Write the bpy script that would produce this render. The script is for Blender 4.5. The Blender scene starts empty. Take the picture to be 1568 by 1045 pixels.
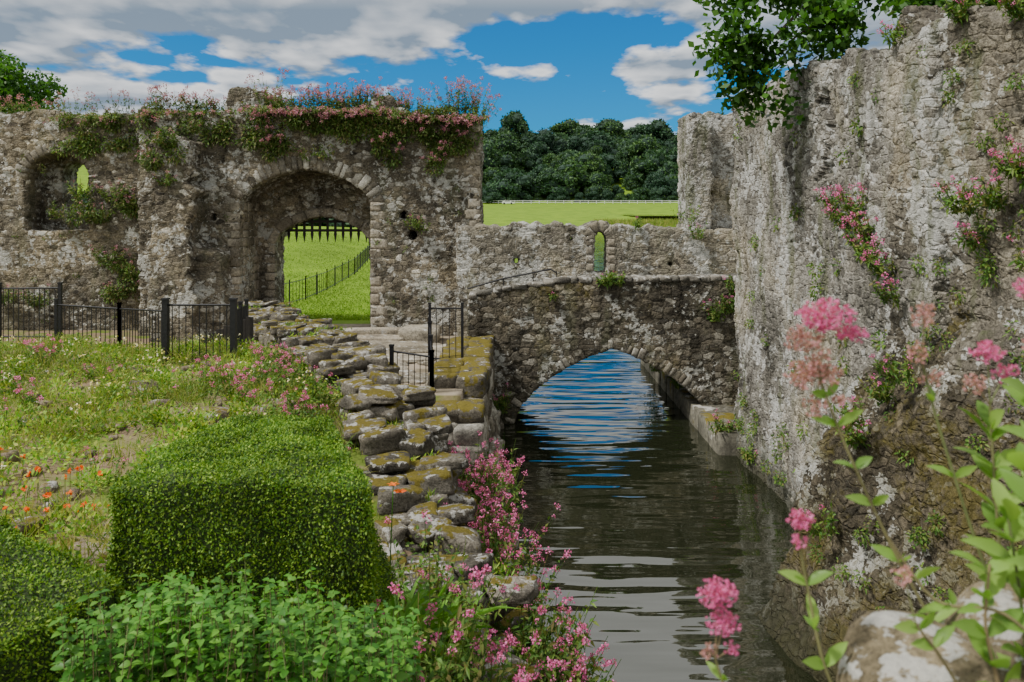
import bpy, bmesh, math
import numpy as np
from mathutils import Vector, noise, Matrix
rng=np.random.default_rng(11)
S=bpy.context.scene
COL=S.collection
# ------------------------------------------------------------------ helpers
def link(o,parent=None):
    COL.objects.link(o)
    if parent: o.parent=parent
    return o
class Q:
    def __init__(s): s.V=[];s.F=[];s.M=[];s.n=0
    def add(s,V,F,m=0):
        s.V.append(np.asarray(V,dtype=np.float32)); s.F.append(np.asarray(F,dtype=np.int32)+s.n)
        s.M.append(np.full(len(F),m,dtype=np.int32)); s.n+=len(V)
    def obj(s,name,mats,smooth=False,parent=None):
        V=np.concatenate(s.V);F=np.concatenate(s.F);M=np.concatenate(s.M)
        me=bpy.data.meshes.new(name)
        me.vertices.add(len(V));me.vertices.foreach_set('co',V.ravel())
        me.loops.add(F.size);me.loops.foreach_set('vertex_index',F.ravel())
        me.polygons.add(len(F));me.polygons.foreach_set('loop_start',np.arange(len(F),dtype=np.int32)*4)
        for m in mats: me.materials.append(m)
        me.polygons.foreach_set('material_index',M)
        me.polygons.foreach_set('use_smooth',np.full(len(F),smooth))
        me.update(calc_edges=True)
        return link(bpy.data.objects.new(name,me),parent)
def nrm(a): return a/np.maximum(np.linalg.norm(a,axis=-1,keepdims=True),1e-9)
def leafq(P,D,L,W,up=None,droop=0.,upn=.5):
    P=np.asarray(P,float);n=len(P);D=nrm(np.asarray(D,float))
    L=np.broadcast_to(np.asarray(L,float).reshape(-1,1) if np.ndim(L) else L,(n,1))
    W=np.broadcast_to(np.asarray(W,float).reshape(-1,1) if np.ndim(W) else W,(n,1))
    R=rng.normal(size=(n,3))
    Nn=R if up is None else nrm(np.asarray(up,float)+R*upn)
    Sd=nrm(np.cross(D,Nn));M=P+D*L*.45
    T=P+D*L; T[:,2]-=droop*L[:,0]
    V=np.stack([P,M+Sd*W/2,T,M-Sd*W/2],1).reshape(-1,3)
    return V,np.arange(4*n).reshape(n,4)
def leaf8(P,D,L,W,up=(0,0,1),droop=.2,upn=.35,fold=.15):
    P=np.asarray(P,float);n=len(P);D=nrm(np.asarray(D,float))
    L=np.broadcast_to(np.asarray(L,float).reshape(-1,1) if np.ndim(L) else L,(n,1))
    W=np.broadcast_to(np.asarray(W,float).reshape(-1,1) if np.ndim(W) else W,(n,1))
    Nn=nrm(np.asarray(up,float)+rng.normal(size=(n,3))*upn)
    Sd=nrm(np.cross(D,Nn));Nn=np.cross(Sd,D)
    rows=[]
    for t,w in zip([0,.18,.45,.75,1],[.12,.72,1,.62,.03]):
        c=P+D*L*t; c=c.copy(); c[:,2]-=droop*t*t*L[:,0]
        for sd in (-1,0,1):
            rows.append(c+Sd*W*.5*w*sd+Nn*W*fold*abs(sd)*w)
    V=np.stack(rows,1).reshape(-1,3)
    base=[]
    for r in range(4):
        for c in range(2):
            a=r*3+c; base.append([a,a+1,a+4,a+3])
    F=(np.arange(n)[:,None,None]*15+np.array(base)[None]).reshape(-1,4)
    return V,F
def tube(pts,r0,r1,k=4):
    pts=np.asarray(pts,float);m=len(pts)
    T=nrm(np.gradient(pts,axis=0));a=np.cross(T,[.31,.17,.93]);a=nrm(a);b=np.cross(T,a)
    r=np.linspace(r0,r1,m)[:,None,None]
    th=np.arange(k)*2*math.pi/k
    V=(pts[:,None]+r*(np.cos(th)[None,:,None]*a[:,None]+np.sin(th)[None,:,None]*b[:,None])).reshape(-1,3)
    F=[[i*k+j,i*k+(j+1)%k,(i+1)*k+(j+1)%k,(i+1)*k+j] for i in range(m-1) for j in range(k)]
    return V,np.array(F)
def box(c,h,rz=0.):
    s=np.array([[x,y,z] for x in(-1,1) for y in(-1,1) for z in(-1,1)],float)*np.array(h)
    R=np.array([[math.cos(rz),-math.sin(rz),0],[math.sin(rz),math.cos(rz),0],[0,0,1]])
    return s@R.T+np.array(c),np.array([[0,1,3,2],[4,6,7,5],[0,4,5,1],[2,3,7,6],[0,2,6,4],[1,5,7,3]])
def cube_template(cuts):
    bm=bmesh.new();bmesh.ops.create_cube(bm,size=2)
    if cuts:bmesh.ops.subdivide_edges(bm,edges=bm.edges[:],cuts=cuts,use_grid_fill=True)
    V=np.array([v.co[:] for v in bm.verts]);F=np.array([[v.index for v in f.verts] for f in bm.faces]);bm.free()
    return V,F
RT=cube_template(6);RT3=cube_template(3);RTB=cube_template(24)
def wob(V,amp,fr,n=6):
    o=np.zeros(len(V))
    for i in range(n):
        d=rng.normal(size=3);d/=np.linalg.norm(d);f=fr*(1+i*.55)
        o+=np.sin(V@d*f+rng.uniform(0,6.28))/(1+i*.5)
    return o*amp
def rock(q,c,h,rz=0.,m=0,amp=.1,k=5,tmpl=None,tilt=.08,rough=0.,shear=0.):
    V,F=tmpl or RT
    r=(np.abs(V)**k).sum(1)**(1/k);U=V/r[:,None]
    if shear:
        a,b,c_,d=rng.normal(size=4)*shear
        U=U.copy();x0,y0,z0=U[:,0].copy(),U[:,1].copy(),U[:,2].copy()
        U[:,0]=x0*(1+a*y0)+b*z0*.6;U[:,1]=y0*(1+c_*x0);U[:,2]=z0*(1+d*x0*.7+b*y0*.5)
    U=U*(1+wob(U,amp,2.2)[:,None]*.8)
    if rough: U=U*(1+wob(U,rough,9.,7)[:,None])
    U=U*np.array(h)
    ax,ay=rng.normal(size=2)*tilt
    Rm=(Matrix.Rotation(rz,3,'Z')@Matrix.Rotation(ax,3,'X')@Matrix.Rotation(ay,3,'Y'))
    U=U@np.array(Rm).T+np.array(c)
    q.add(U,F,m)
# ------------------------------------------------------------------ node helpers
def newmat(name):
    m=bpy.data.materials.new(name);m.use_nodes=True;m.node_tree.nodes.clear();return m,m.node_tree
def nd(nt,t,ins=None,**kw):
    n=nt.nodes.new(t)
    for k,v in kw.items(): setattr(n,k,v)
    if ins:
        for k,v in ins.items():
            if isinstance(v,bpy.types.NodeSocket): nt.links.new(v,n.inputs[k])
            else: n.inputs[k].default_value=v
    return n
def ramp(nt,fac,stops,interp='LINEAR'):
    n=nt.nodes.new('ShaderNodeValToRGB');nt.links.new(fac,n.inputs[0]);n.color_ramp.interpolation=interp
    e=n.color_ramp.elements
    while len(e)<len(stops): e.new(.5)
    for i,(p,c) in enumerate(stops):
        e[i].position=p;e[i].color=(c,c,c,1) if not hasattr(c,'__len__') else (*c,1)
    return n.outputs[0]
def mth(nt,op,a,b=None,c=None,clamp=False):
    n=nt.nodes.new('ShaderNodeMath');n.operation=op;n.use_clamp=clamp
    for i,v in enumerate((a,b,c)):
        if v is None: continue
        if isinstance(v,bpy.types.NodeSocket): nt.links.new(v,n.inputs[i])
        else: n.inputs[i].default_value=v
    return n.outputs[0]
def vm(nt,op,a,b):
    n=nt.nodes.new('ShaderNodeVectorMath');n.operation=op
    for i,v in enumerate((a,b)):
        if isinstance(v,bpy.types.NodeSocket): nt.links.new(v,n.inputs[i])
        else: n.inputs[i].default_value=v
    return n.outputs[0]
def mix(nt,f,a,b,bt='MIX'):
    n=nt.nodes.new('ShaderNodeMix');n.data_type='RGBA';n.blend_type=bt
    for i,v in ((0,f),(6,a),(7,b)):
        if isinstance(v,bpy.types.NodeSocket): nt.links.new(v,n.inputs[i])
        elif i==0: n.inputs[0].default_value=v
        else: n.inputs[i].default_value=(*v,1) if len(v)==3 else v
    return n.outputs[2]
def noi(nt,vec,sc,det=4,rough=.55,out=0):
    n=nt.nodes.new('ShaderNodeTexNoise');nt.links.new(vec,n.inputs['Vector'])
    n.inputs['Scale'].default_value=sc;n.inputs['Detail'].default_value=det;n.inputs['Roughness'].default_value=rough
    return n.outputs[out]
def mrange(nt,v,a,b,c=0.,d=1.):
    n=nt.nodes.new('ShaderNodeMapRange');n.clamp=True
    nt.links.new(v,n.inputs[0])
    for i,x in enumerate((a,b,c,d)): n.inputs[i+1].default_value=x
    return n.outputs[0]
def stone_mat(name,sc,cols,mortar,lichen=.5,disp=.04,moss=0.,dist=.14,stain=.5,licol=(.52,.52,.48),green=0.,rnd=.75):
    m,nt=newmat(name)
    pos=nd(nt,'ShaderNodeTexCoord').outputs['Object']
    nz=noi(nt,pos,2.3,2,out=1)
    off=vm(nt,'MULTIPLY',vm(nt,'SUBTRACT',nz,(.5,.5,.5)),(dist*2,dist*2,dist*1.3))
    p=vm(nt,'MULTIPLY',vm(nt,'ADD',pos,off),sc)
    v1=nd(nt,'ShaderNodeTexVoronoi',{'Vector':p,'Scale':1.,'Randomness':rnd})
    v2=nd(nt,'ShaderNodeTexVoronoi',{'Vector':p,'Scale':1.,'Randomness':rnd},feature='DISTANCE_TO_EDGE')
    sep=nd(nt,'ShaderNodeSeparateColor',{0:v1.outputs['Color']})
    n=len(cols)
    col=ramp(nt,sep.outputs[0],[(i/(n-1),c) for i,c in enumerate(cols)])
    fine=noi(nt,pos,21,4,.8)
    big=noi(nt,pos,.5,3,.6)
    mid=noi(nt,pos,6.5,4,.70)
    mask=mrange(nt,mth(nt,'ADD',v2.outputs['Distance'],mth(nt,'MULTIPLY',mth(nt,'SUBTRACT',fine,.5),.16)),.02,.13)
    c=mix(nt,mask,mortar,col)
    c=mix(nt,1.,c,ramp(nt,fine,[(.30,.28),(.5,.95),(.70,1.75)]),'MULTIPLY')
    c=mix(nt,stain,c,ramp(nt,big,[(.33,(.33,.32,.30)),(.5,(.90,.89,.86)),(.66,(1.4,1.32,1.15))]),'MULTIPLY')
    li=mrange(nt,mth(nt,'ADD',mth(nt,'MULTIPLY',mid,.7),mth(nt,'MULTIPLY',noi(nt,pos,1.1,1),.45)),.66-.1*lichen,.69-.1*lichen)
    c=mix(nt,mth(nt,'MULTIPLY',li,.8),c,licol)
    streak=noi(nt,vm(nt,'MULTIPLY',pos,(1.,1.,.25)),2.1,3,.68)
    c=mix(nt,mth(nt,'MULTIPLY',mrange(nt,streak,.55,.68),.65),c,mix(nt,1.,c,(.25,.24,.21),'MULTIPLY'))
    if green>0:
        c=mix(nt,mth(nt,'MULTIPLY',mrange(nt,streak,.46,.36),green),c,(.10,.11,.055))
    if moss>0:
        ms=mrange(nt,mth(nt,'ADD',mth(nt,'MULTIPLY',mid,.5),mth(nt,'MULTIPLY',big,.5)),.58-.15*moss,.66-.15*moss)
        c=mix(nt,mth(nt,'MULTIPLY',ms,.8),c,mix(nt,fine,(.02,.022,.008),(.16,.13,.03)))
    z=nd(nt,'ShaderNodeSeparateXYZ',{0:pos}).outputs[2]
    damp=mrange(nt,mth(nt,'SUBTRACT',z,mth(nt,'MULTIPLY',mid,1.3)),.1,-.45)
    c=mix(nt,mth(nt,'MULTIPLY',damp,.85),c,(.035,.036,.02))
    h=mth(nt,'MULTIPLY',mth(nt,'MULTIPLY',mask,mth(nt,'ADD',mth(nt,'MULTIPLY',sep.outputs[1],.9),.3)),disp)
    h=mth(nt,'ADD',h,mth(nt,'MULTIPLY',mth(nt,'SUBTRACT',fine,.5),disp*1.1))
    h=mth(nt,'ADD',h,mth(nt,'MULTIPLY',mth(nt,'SUBTRACT',noi(nt,pos,1.3,2),.5),disp*2.5))
    b=nd(nt,'ShaderNodeBsdfPrincipled',{'Base Color':c,'Roughness':.92,'Specular IOR Level':.15})
    d=nd(nt,'ShaderNodeDisplacement',{'Height':h,'Midlevel':0.,'Scale':1.})
    nd(nt,'ShaderNodeOutputMaterial',{'Surface':b.outputs[0],'Displacement':d.outputs[0]})
    m.displacement_method='BOTH'
    return m
def rock_mat(name,cols,lichen=.5,licol=(.50,.49,.45),moss=0.,bs=.02,fs=9.):
    m,nt=newmat(name)
    pos=nd(nt,'ShaderNodeTexCoord').outputs['Object']
    g=nd(nt,'ShaderNodeNewGeometry')
    n=len(cols)
    c=ramp(nt,g.outputs['Random Per Island'],[(i/(n-1),k) for i,k in enumerate(cols)])
    fine=noi(nt,pos,fs*3,4,.78);mid=noi(nt,pos,fs*.7,4,.70)
    c=mix(nt,1.,c,ramp(nt,fine,[(.28,.3),(.5,.95),(.72,1.6)]),'MULTIPLY')
    c=mix(nt,.7,c,ramp(nt,noi(nt,pos,fs*.25,2),[(.35,.45),(.6,1.3)]),'MULTIPLY')
    nzv=nd(nt,'ShaderNodeSeparateXYZ',{0:g.outputs['Normal']}).outputs[2]
    li=mrange(nt,mth(nt,'ADD',mid,mth(nt,'MULTIPLY',nzv,.08)),.66-.1*lichen,.70-.1*lichen)
    c=mix(nt,mth(nt,'MULTIPLY',li,.85),c,mix(nt,fine,tuple(k*.6 for k in licol),tuple(k*1.2 for k in licol)))
    if moss>0:
        ms=mrange(nt,mth(nt,'ADD',noi(nt,pos,fs*.5,3,.7),mth(nt,'MULTIPLY',nzv,.18)),.74-.2*moss,.79-.2*moss)
        c=mix(nt,ms,c,mix(nt,fine,(.03,.03,.006),(.24,.19,.035)))
    bp=nd(nt,'ShaderNodeBump',{'Height':mth(nt,'ADD',fine,mid),'Strength':1.,'Distance':bs})
    b=nd(nt,'ShaderNodeBsdfPrincipled',{'Base Color':c,'Roughness':.92,'Specular IOR Level':.15,'Normal':bp.outputs[0]})
    nd(nt,'ShaderNodeOutputMaterial',{'Surface':b.outputs[0]})
    return m
def leaf_mat(name,cols,tr=.3,ps=1.5,rough=.55,patch=.5,spec=.25,orand=False):
    m,nt=newmat(name)
    pos=nd(nt,'ShaderNodeTexCoord').outputs['Object']
    g=nd(nt,'ShaderNodeNewGeometry')
    n=len(cols)
    c=ramp(nt,g.outputs['Random Per Island'],[(i/(n-1),k) for i,k in enumerate(cols)])
    if patch>0: c=mix(nt,patch,c,ramp(nt,noi(nt,pos,ps,1),[(.3,.45),(.5,1.),(.7,1.6)]),'MULTIPLY')
    if orand:
        oi=nd(nt,'ShaderNodeObjectInfo').outputs['Random']
        c=mix(nt,1.,c,ramp(nt,oi,[(0.,(.55,.65,.75)),(.35,(.8,.85,.95)),(.7,(1.2,1.15,.9)),(1.,(1.7,1.5,.9))]),'MULTIPLY')
    b=nd(nt,'ShaderNodeBsdfPrincipled',{'Base Color':c,'Roughness':rough,'Specular IOR Level':spec})
    t=nd(nt,'ShaderNodeBsdfTranslucent',{'Color':mix(nt,1.,c,(1.3,1.5,.6),'MULTIPLY')})
    x=nd(nt,'ShaderNodeMixShader',{0:tr,1:b.outputs[0],2:t.outputs[0]})
    nd(nt,'ShaderNodeOutputMaterial',{'Surface':x.outputs[0]})
    return m
def plain_mat(name,col,rough=.6,metal=0.,var=.3,sc=20,bump=.3):
    m,nt=newmat(name)
    pos=nd(nt,'ShaderNodeTexCoord').outputs['Object']
    f=noi(nt,pos,sc,3)
    c=mix(nt,1.,(*col,1),ramp(nt,f,[(.3,1-var),(.7,1+var)]),'MULTIPLY')
    bp=nd(nt,'ShaderNodeBump',{'Height':f,'Strength':bump,'Distance':.01})
    b=nd(nt,'ShaderNodeBsdfPrincipled',{'Base Color':c,'Roughness':rough,'Metallic':metal,'Normal':bp.outputs[0]})
    nd(nt,'ShaderNodeOutputMaterial',{'Surface':b.outputs[0]})
    return m
# ------------------------------------------------------------------ materials
M_gate=stone_mat('gate_rubble',(4.3,4.3,8.),[(.06,.054,.045),(.20,.178,.135),(.10,.09,.072),(.28,.245,.18),(.14,.125,.10),(.62,.60,.54)],(.22,.198,.155),lichen=.43,disp=.045,stain=.85,green=.3)
M_back=stone_mat('screen_wall_rubble',(4.6,4.6,9.),[(.10,.09,.075),(.26,.24,.19),(.15,.14,.115),(.33,.30,.24),(.2,.18,.15),(.5,.48,.42)],(.27,.25,.20),lichen=.45,disp=.035,stain=.7,green=.3)
M_bridge=stone_mat('bridge_rubble',(4.3,4.3,8.),[(.045,.042,.036),(.12,.108,.085),(.075,.068,.055),(.17,.15,.115),(.10,.09,.07),(.36,.34,.29)],(.12,.108,.082),lichen=.22,disp=.04,stain=.8,moss=.2,green=.3)
M_rwall=stone_mat('curtain_rubble',(5.4,5.4,9.),[(.11,.105,.092),(.31,.295,.26),(.19,.18,.16),(.40,.385,.35),(.24,.23,.20)],(.33,.315,.28),lichen=.5,disp=.04,stain=.9,licol=(.54,.54,.51),green=.65,moss=.08)
M_turret=stone_mat('turret_rubble',(5.8,5.8,9.),[(.10,.092,.078),(.24,.22,.18),(.155,.14,.115),(.31,.285,.235),(.19,.175,.14)],(.22,.20,.16),lichen=.35,disp=.034,stain=.9,green=.65,dist=.2,rnd=.85,moss=.1)
M_batter=stone_mat('batter_rubble',(6.5,6.5,9.),[(.055,.05,.038),(.14,.12,.085),(.085,.075,.055),(.18,.155,.11)],(.085,.075,.052),lichen=.25,disp=.034,stain=.9,moss=.7,dist=.3,rnd=.95)
M_dress=rock_mat('dressed_stone',[(.20,.175,.13),(.32,.28,.215),(.25,.225,.17),(.38,.34,.27)],lichen=.1,bs=.02,fs=6)
M_rock=rock_mat('lichen_rock',[(.08,.072,.058),(.19,.17,.135),(.13,.118,.095),(.24,.215,.175)],lichen=.60,moss=.45,fs=8,bs=.04)
M_rockn=rock_mat('near_lichen_rock',[(.15,.12,.08),(.20,.165,.10)],lichen=.8,licol=(.46,.455,.42),moss=.0,bs=.012,fs=17)
M_mossrock=rock_mat('mossy_rock',[(.10,.09,.07),(.16,.14,.105)],lichen=.1,moss=.75,fs=9)
M_voussoir=rock_mat('voussoir_rubble',[(.12,.105,.08),(.24,.215,.165),(.155,.14,.11),(.44,.42,.36),(.2,.175,.135)],lichen=.3,fs=8)
M_iron=plain_mat('black_iron',(.012,.012,.014),.45,.2)
M_wood=plain_mat('dark_oak',(.022,.018,.014),.8)
M_conc=rock_mat('wet_concrete',[(.12,.115,.09),(.15,.14,.11)],lichen=.05,moss=.3,fs=3)
M_white=plain_mat('white_paint',(.75,.75,.73),.5,0,.05)
M_glass=plain_mat('dark_glass',(.02,.02,.025),.15)
M_tyre=plain_mat('tyre',(.02,.02,.02),.9)
M_bark=plain_mat('bark',(.09,.07,.05),.9,0,.5,12,.8)
M_hedge=leaf_mat('hedge_leaf',[(.035,.09,.012),(.08,.18,.02),(.16,.28,.03),(.27,.38,.05)],.25,3.5,patch=.45)
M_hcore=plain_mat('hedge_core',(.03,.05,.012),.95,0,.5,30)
M_val=leaf_mat('valerian_leaf',[(.05,.12,.025),(.09,.19,.03),(.15,.24,.04),(.18,.15,.05)],.3,1.2)
M_valtop=leaf_mat('walltop_leaf',[(.05,.10,.02),(.09,.17,.03),(.14,.20,.045),(.18,.13,.06)],.25,.8)
M_pink=leaf_mat('valerian_petal',[(.52,.08,.25),(.70,.15,.40),(.78,.28,.52)],.3,1.,patch=0)
M_dusk=leaf_mat('dusky_petal',[(.32,.10,.17),(.46,.18,.26),(.55,.28,.37)],.3,1.,patch=0)
M_orange=leaf_mat('poppy_petal',[(.80,.11,.01),(.90,.24,.02)],.3,1.,patch=0)
M_yel=leaf_mat('daisy_petal',[(.7,.7,.6),(.7,.55,.1)],.2,1.,patch=0)
M_grass=leaf_mat('grass_blade',[(.09,.16,.022),(.15,.24,.035),(.27,.29,.055),(.38,.32,.14)],.35,.9)
M_weed=leaf_mat('weed_leaf',[(.06,.15,.018),(.13,.27,.028),(.27,.40,.045),(.34,.32,.07)],.35,.9,patch=.7)
M_nettle=leaf_mat('nettle_leaf',[(.04,.14,.018),(.075,.22,.025),(.13,.30,.035)],.3,2.,rough=.45)
M_lily=leaf_mat('lily_leaf',[(.09,.24,.03),(.18,.36,.045)],.35,2.)
M_fgleaf=leaf_mat('near_leaf',[(.13,.25,.045),(.19,.34,.06),(.26,.40,.09)],.4,8.,patch=.25,rough=.42)
M_fgstem=leaf_mat('near_stem',[(.15,.20,.07),(.24,.18,.1)],.1,8.)
M_ivy=leaf_mat('tree_leaf',[(.025,.08,.012),(.05,.14,.02),(.09,.20,.03)],.35,.8,rough=.4)
M_far=leaf_mat('hazy_woodland_leaf',[(.022,.060,.030),(.036,.090,.038),(.058,.12,.045)],.1,.045,patch=.6,orand=True)  # bluish haze of distance is painted into this leaf colour
M_farcore=plain_mat('woodland_core',(.018,.042,.026),.95)
# ------------------------------------------------------------------ camera
cd=bpy.data.cameras.new('camera');cam=bpy.data.objects.new('camera',cd);link(cam)
cam.location=(0,0,5);cam.rotation_euler=(math.pi/2,0,0)
cd.lens=28;cd.sensor_width=36;cd.shift_y=-.129;cd.clip_end=5000;cd.clip_start=.05
cd.dof.use_dof=True;cd.dof.focus_distance=14;cd.dof.aperture_fstop=4.5
S.camera=cam
# ------------------------------------------------------------------ light + sky
sv=Vector((-.60,-.24,.90)).normalized()
el=math.asin(sv.z);az=math.atan2(sv.x,sv.y)
sd=bpy.data.lights.new('sun','SUN');sd.energy=5.;sd.angle=math.radians(6);sd.color=(1,.96,.89)
so=link(bpy.data.objects.new('sun',sd));so.rotation_euler=(-sv).to_track_quat('-Z','Y').to_euler()
W=bpy.data.worlds.new('World');S.world=W;W.use_nodes=True;nt=W.node_tree;nt.nodes.clear()
sky=nd(nt,'ShaderNodeTexSky');sky.sky_type='NISHITA';sky.sun_disc=False;sky.sun_elevation=el;sky.sun_rotation=az%(2*math.pi)
sky.air_density=1.;sky.dust_density=.3;sky.ozone_density=3.
skyc=mix(nt,1.,sky.outputs[0],(.02,.56,1.0),'MULTIPLY')
d=nd(nt,'ShaderNodeTexCoord').outputs['Generated']
xyz=nd(nt,'ShaderNodeSeparateXYZ',{0:d})
zz=mth(nt,'ADD',mth(nt,'MAXIMUM',xyz.outputs[2],0.),.13)
px=mth(nt,'DIVIDE',xyz.outputs[0],zz);py=mth(nt,'DIVIDE',xyz.outputs[1],zz)
def cloudn(dy,det):
    p=nd(nt,'ShaderNodeCombineXYZ',{0:px,1:mth(nt,'MULTIPLY',mth(nt,'ADD',py,dy),.75),2:3.7}).outputs[0]
    a=noi(nt,p,2.3,det,.53);b=noi(nt,p,.6,1,.5)
    return mth(nt,'ADD',mth(nt,'MULTIPLY',a,.8),mth(nt,'MULTIPLY',b,.3))
c0=cloudn(0.,6);c1=cloudn(-.16,3)
yy0=mth(nt,'MAXIMUM',xyz.outputs[1],.05)
uu=mth(nt,'DIVIDE',xyz.outputs[0],yy0);vv=mth(nt,'DIVIDE',xyz.outputs[2],yy0)
def gauss(cu,cv,su,sv_):
    a=mth(nt,'DIVIDE',mth(nt,'SUBTRACT',uu,cu),su);b=mth(nt,'DIVIDE',mth(nt,'SUBTRACT',vv,cv),sv_)
    return mth(nt,'EXPONENT',mth(nt,'MULTIPLY',mth(nt,'ADD',mth(nt,'MULTIPLY',a,a),mth(nt,'MULTIPLY',b,b)),-1.))
dens=mth(nt,'SUBTRACT',c0,mth(nt,'MULTIPLY',gauss(.07,.15,.17,.055),.17))
dens=mth(nt,'ADD',dens,mth(nt,'MULTIPLY',gauss(.165,.175,.06,.026),.22))
dens=mth(nt,'ADD',dens,mth(nt,'MULTIPLY',gauss(-.42,.2,.30,.12),.04))
dens=mth(nt,'ADD',dens,mth(nt,'MULTIPLY',mrange(nt,vv,.21,.27),.16))
cov=mrange(nt,dens,.50,.56)
lit=mrange(nt,mth(nt,'SUBTRACT',c0,c1),-.06,.07)
body=mrange(nt,dens,.57,.70)
cc=mix(nt,lit,(2.0,2.7,3.6),(8.8,9.0,9.2))
cc=mix(nt,mth(nt,'MULTIPLY',body,.55),cc,(1.9,2.6,3.5))
hi=mrange(nt,vv,.25,.32)
cc=mix(nt,hi,cc,(7.8,7.9,7.9))
fin=mix(nt,cov,skyc,cc)
bg=nd(nt,'ShaderNodeBackground',{'Color':fin,'Strength':.13})
nd(nt,'ShaderNodeOutputWorld',{'Surface':bg.outputs[0]})
# ------------------------------------------------------------------ terrain
RW=np.array([(-6.4,20.,2.5),(-3.9,15.5,2.5),(-2.7,13.,2.42),(-1.98,11.6,2.32),(-1.46,9.8,2.2),(-1.18,8.8,2.0),(-.7,7.5,1.75),(-.3,5.5,1.4),(0,3,1.2)])
def rwx(y): return np.interp(y,RW[::-1,1],RW[::-1,0])
def rwz(y): return np.interp(y,RW[::-1,1],RW[::-1,2])
def sst(a,b,t):
    t=np.clip((t-a)/(b-a),0,1);return t*t*(3-2*t)
def gh(x,y):
    x=np.asarray(x,float);y=np.asarray(y,float)
    und=.07*np.sin(x*1.3+1)*np.sin(y*.9)+.05*np.sin(x*2.9+y*2.1)
    near=2.5+und
    t=sst(13.8,18.5,y);garden=near*(1-t)+1.5*t
    lowr=np.minimum(garden,rwz(y)-.22)
    u=sst(-1.7,-.5,x-rwx(y));garden=garden*(1-u)+lowr*u
    pz=np.interp(y,[11.5,13,20],[1.75,1.9,1.5])
    right=np.where(y>13.2,pz,1.35-1.2*sst(0,1,(x-rwx(y))/np.maximum(.1-rwx(y),.2)))
    s=sst(-.3,.2,x-rwx(y))
    left=garden*(1-s)+right*s
    left=np.where(y>20.5,1.5,left)
    xl=np.where(y<8,.3,np.where(y<12.5,-.05,-.85)); xl=np.where(y>21.5,-1.3,xl)
    xr=np.where(y<22,5.4,np.where(y<27,4.3,4.3+(y-27)*1.6))
    ch=sst(0,.25,x-xl)*(1-sst(0,.4,x-xr))
    z=left*(1-ch)+(-1.3)*ch
    z=np.where(x>xr+.4,1.5,z)
    far=np.interp(y,[0,175,200,300,430,560,2000],[1.5,1.6,3.4,7.2,37,43,43])
    far=far+sst(8,20,-x)*sst(28,60,y)*(1-sst(70,140,y))*1.8
    lake=sst(0,6,x-xl)*(1-sst(160,170,y))*(1-sst(0,6,x-xr))
    f=sst(24,27,y)
    z2=far*(1-lake)+(-1.3)*lake
    z=np.where(y>24,z*(1-f)+z2*f,z)
    pond=(x>28)&(x<52)&(y>178)&(y<228)
    z=np.where(pond,3.3,z)
    return z
xs=np.concatenate([-np.geomspace(1500,18,36),np.arange(-17.5,7.5,.16),np.geomspace(7.6,1500,44)])
ys=np.concatenate([np.array([-60,-30,-12,-5,-2]),np.arange(-.5,29,.16),np.geomspace(29.2,2500,90)])
X,Y=np.meshgrid(xs,ys);Z=gh(X,Y)
nx=len(xs);ny=len(ys)
Vg=np.stack([X,Y,Z],-1).reshape(-1,3)
ii,jj=np.meshgrid(np.arange(ny-1),np.arange(nx-1),indexing='ij');a=(ii*nx+jj).ravel()
Fg=np.stack([a,a+1,a+nx+1,a+nx],1)
m,nt=newmat('ground_mat')
pos=nd(nt,'ShaderNodeTexCoord').outputs['Object']
at=nd(nt,'ShaderNodeAttribute',attribute_name='zone')
sp=nd(nt,'ShaderNodeSeparateColor',{0:at.outputs['Color']})
f1=noi(nt,pos,9,5,.72);f2=noi(nt,pos,1.2,3)
soil=mix(nt,f1,(.09,.06,.035),(.34,.25,.17))
soil=mix(nt,mrange(nt,f2,.46,.60),soil,mix(nt,f1,(.06,.09,.015),(.17,.23,.04)))
lawn=mix(nt,noi(nt,pos,22,4,.75),(.09,.17,.012),(.20,.32,.03))
lawn=mix(nt,.8,lawn,ramp(nt,noi(nt,pos,.3,4,.65),[(.32,(.7,.72,.7)),(.5,(1,1,1)),(.7,(1.35,1.22,1.1))]),'MULTIPLY')
path=mix(nt,f1,(.20,.165,.12),(.46,.39,.30))
path=mix(nt,mrange(nt,f2,.5,.65),path,mix(nt,1.,path,(.55,.55,.5),'MULTIPLY'))
c=mix(nt,sp.outputs[0],soil,lawn);c=mix(nt,sp.outputs[1],c,path)
bp=nd(nt,'ShaderNodeBump',{'Height':f1,'Strength':.6,'Distance':.05})
b=nd(nt,'ShaderNodeBsdfPrincipled',{'Base Color':c,'Roughness':.95,'Specular IOR Level':.1,'Normal':bp.outputs[0]})
nd(nt,'ShaderNodeOutputMaterial',{'Surface':b.outputs[0]})
q=Q();q.add(Vg,Fg);ground=q.obj('ground',[m],True)
zone=np.zeros((len(Vg),4),np.float32);zone[:,3]=1
xx,yy=Vg[:,0],Vg[:,1]
zone[:,0]=sst(23.6,24.4,yy)
pt=((yy>13.3)&(yy<24.3)&(xx>rwx(yy)+.1)&(xx<3))|((yy>18)&(yy<24.3)&(xx>-9)&(xx<-.5))
zone[:,1]=pt
zone[:,0]*=1-zone[:,1]
ca=ground.data.color_attributes.new('zone','FLOAT_COLOR','POINT');ca.data.foreach_set('color',zone.ravel())
q=Q();n=26000
y=25+45*rng.random(n)**1.5;x=-y*rng.uniform(.15,.33,n)
D=rng.normal(size=(n,3))*.4;D[:,2]=1
q.add(*leafq(np.stack([x,y,gh(x,y)],1),D,rng.uniform(.03,.07,n),.02+.0006*y))
M_lawn=leaf_mat('lawn_blade',[(.10,.20,.018),(.16,.28,.025),(.22,.34,.04)],.3,.3,patch=.6)
q.obj('lawn_grass',[M_lawn])
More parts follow.
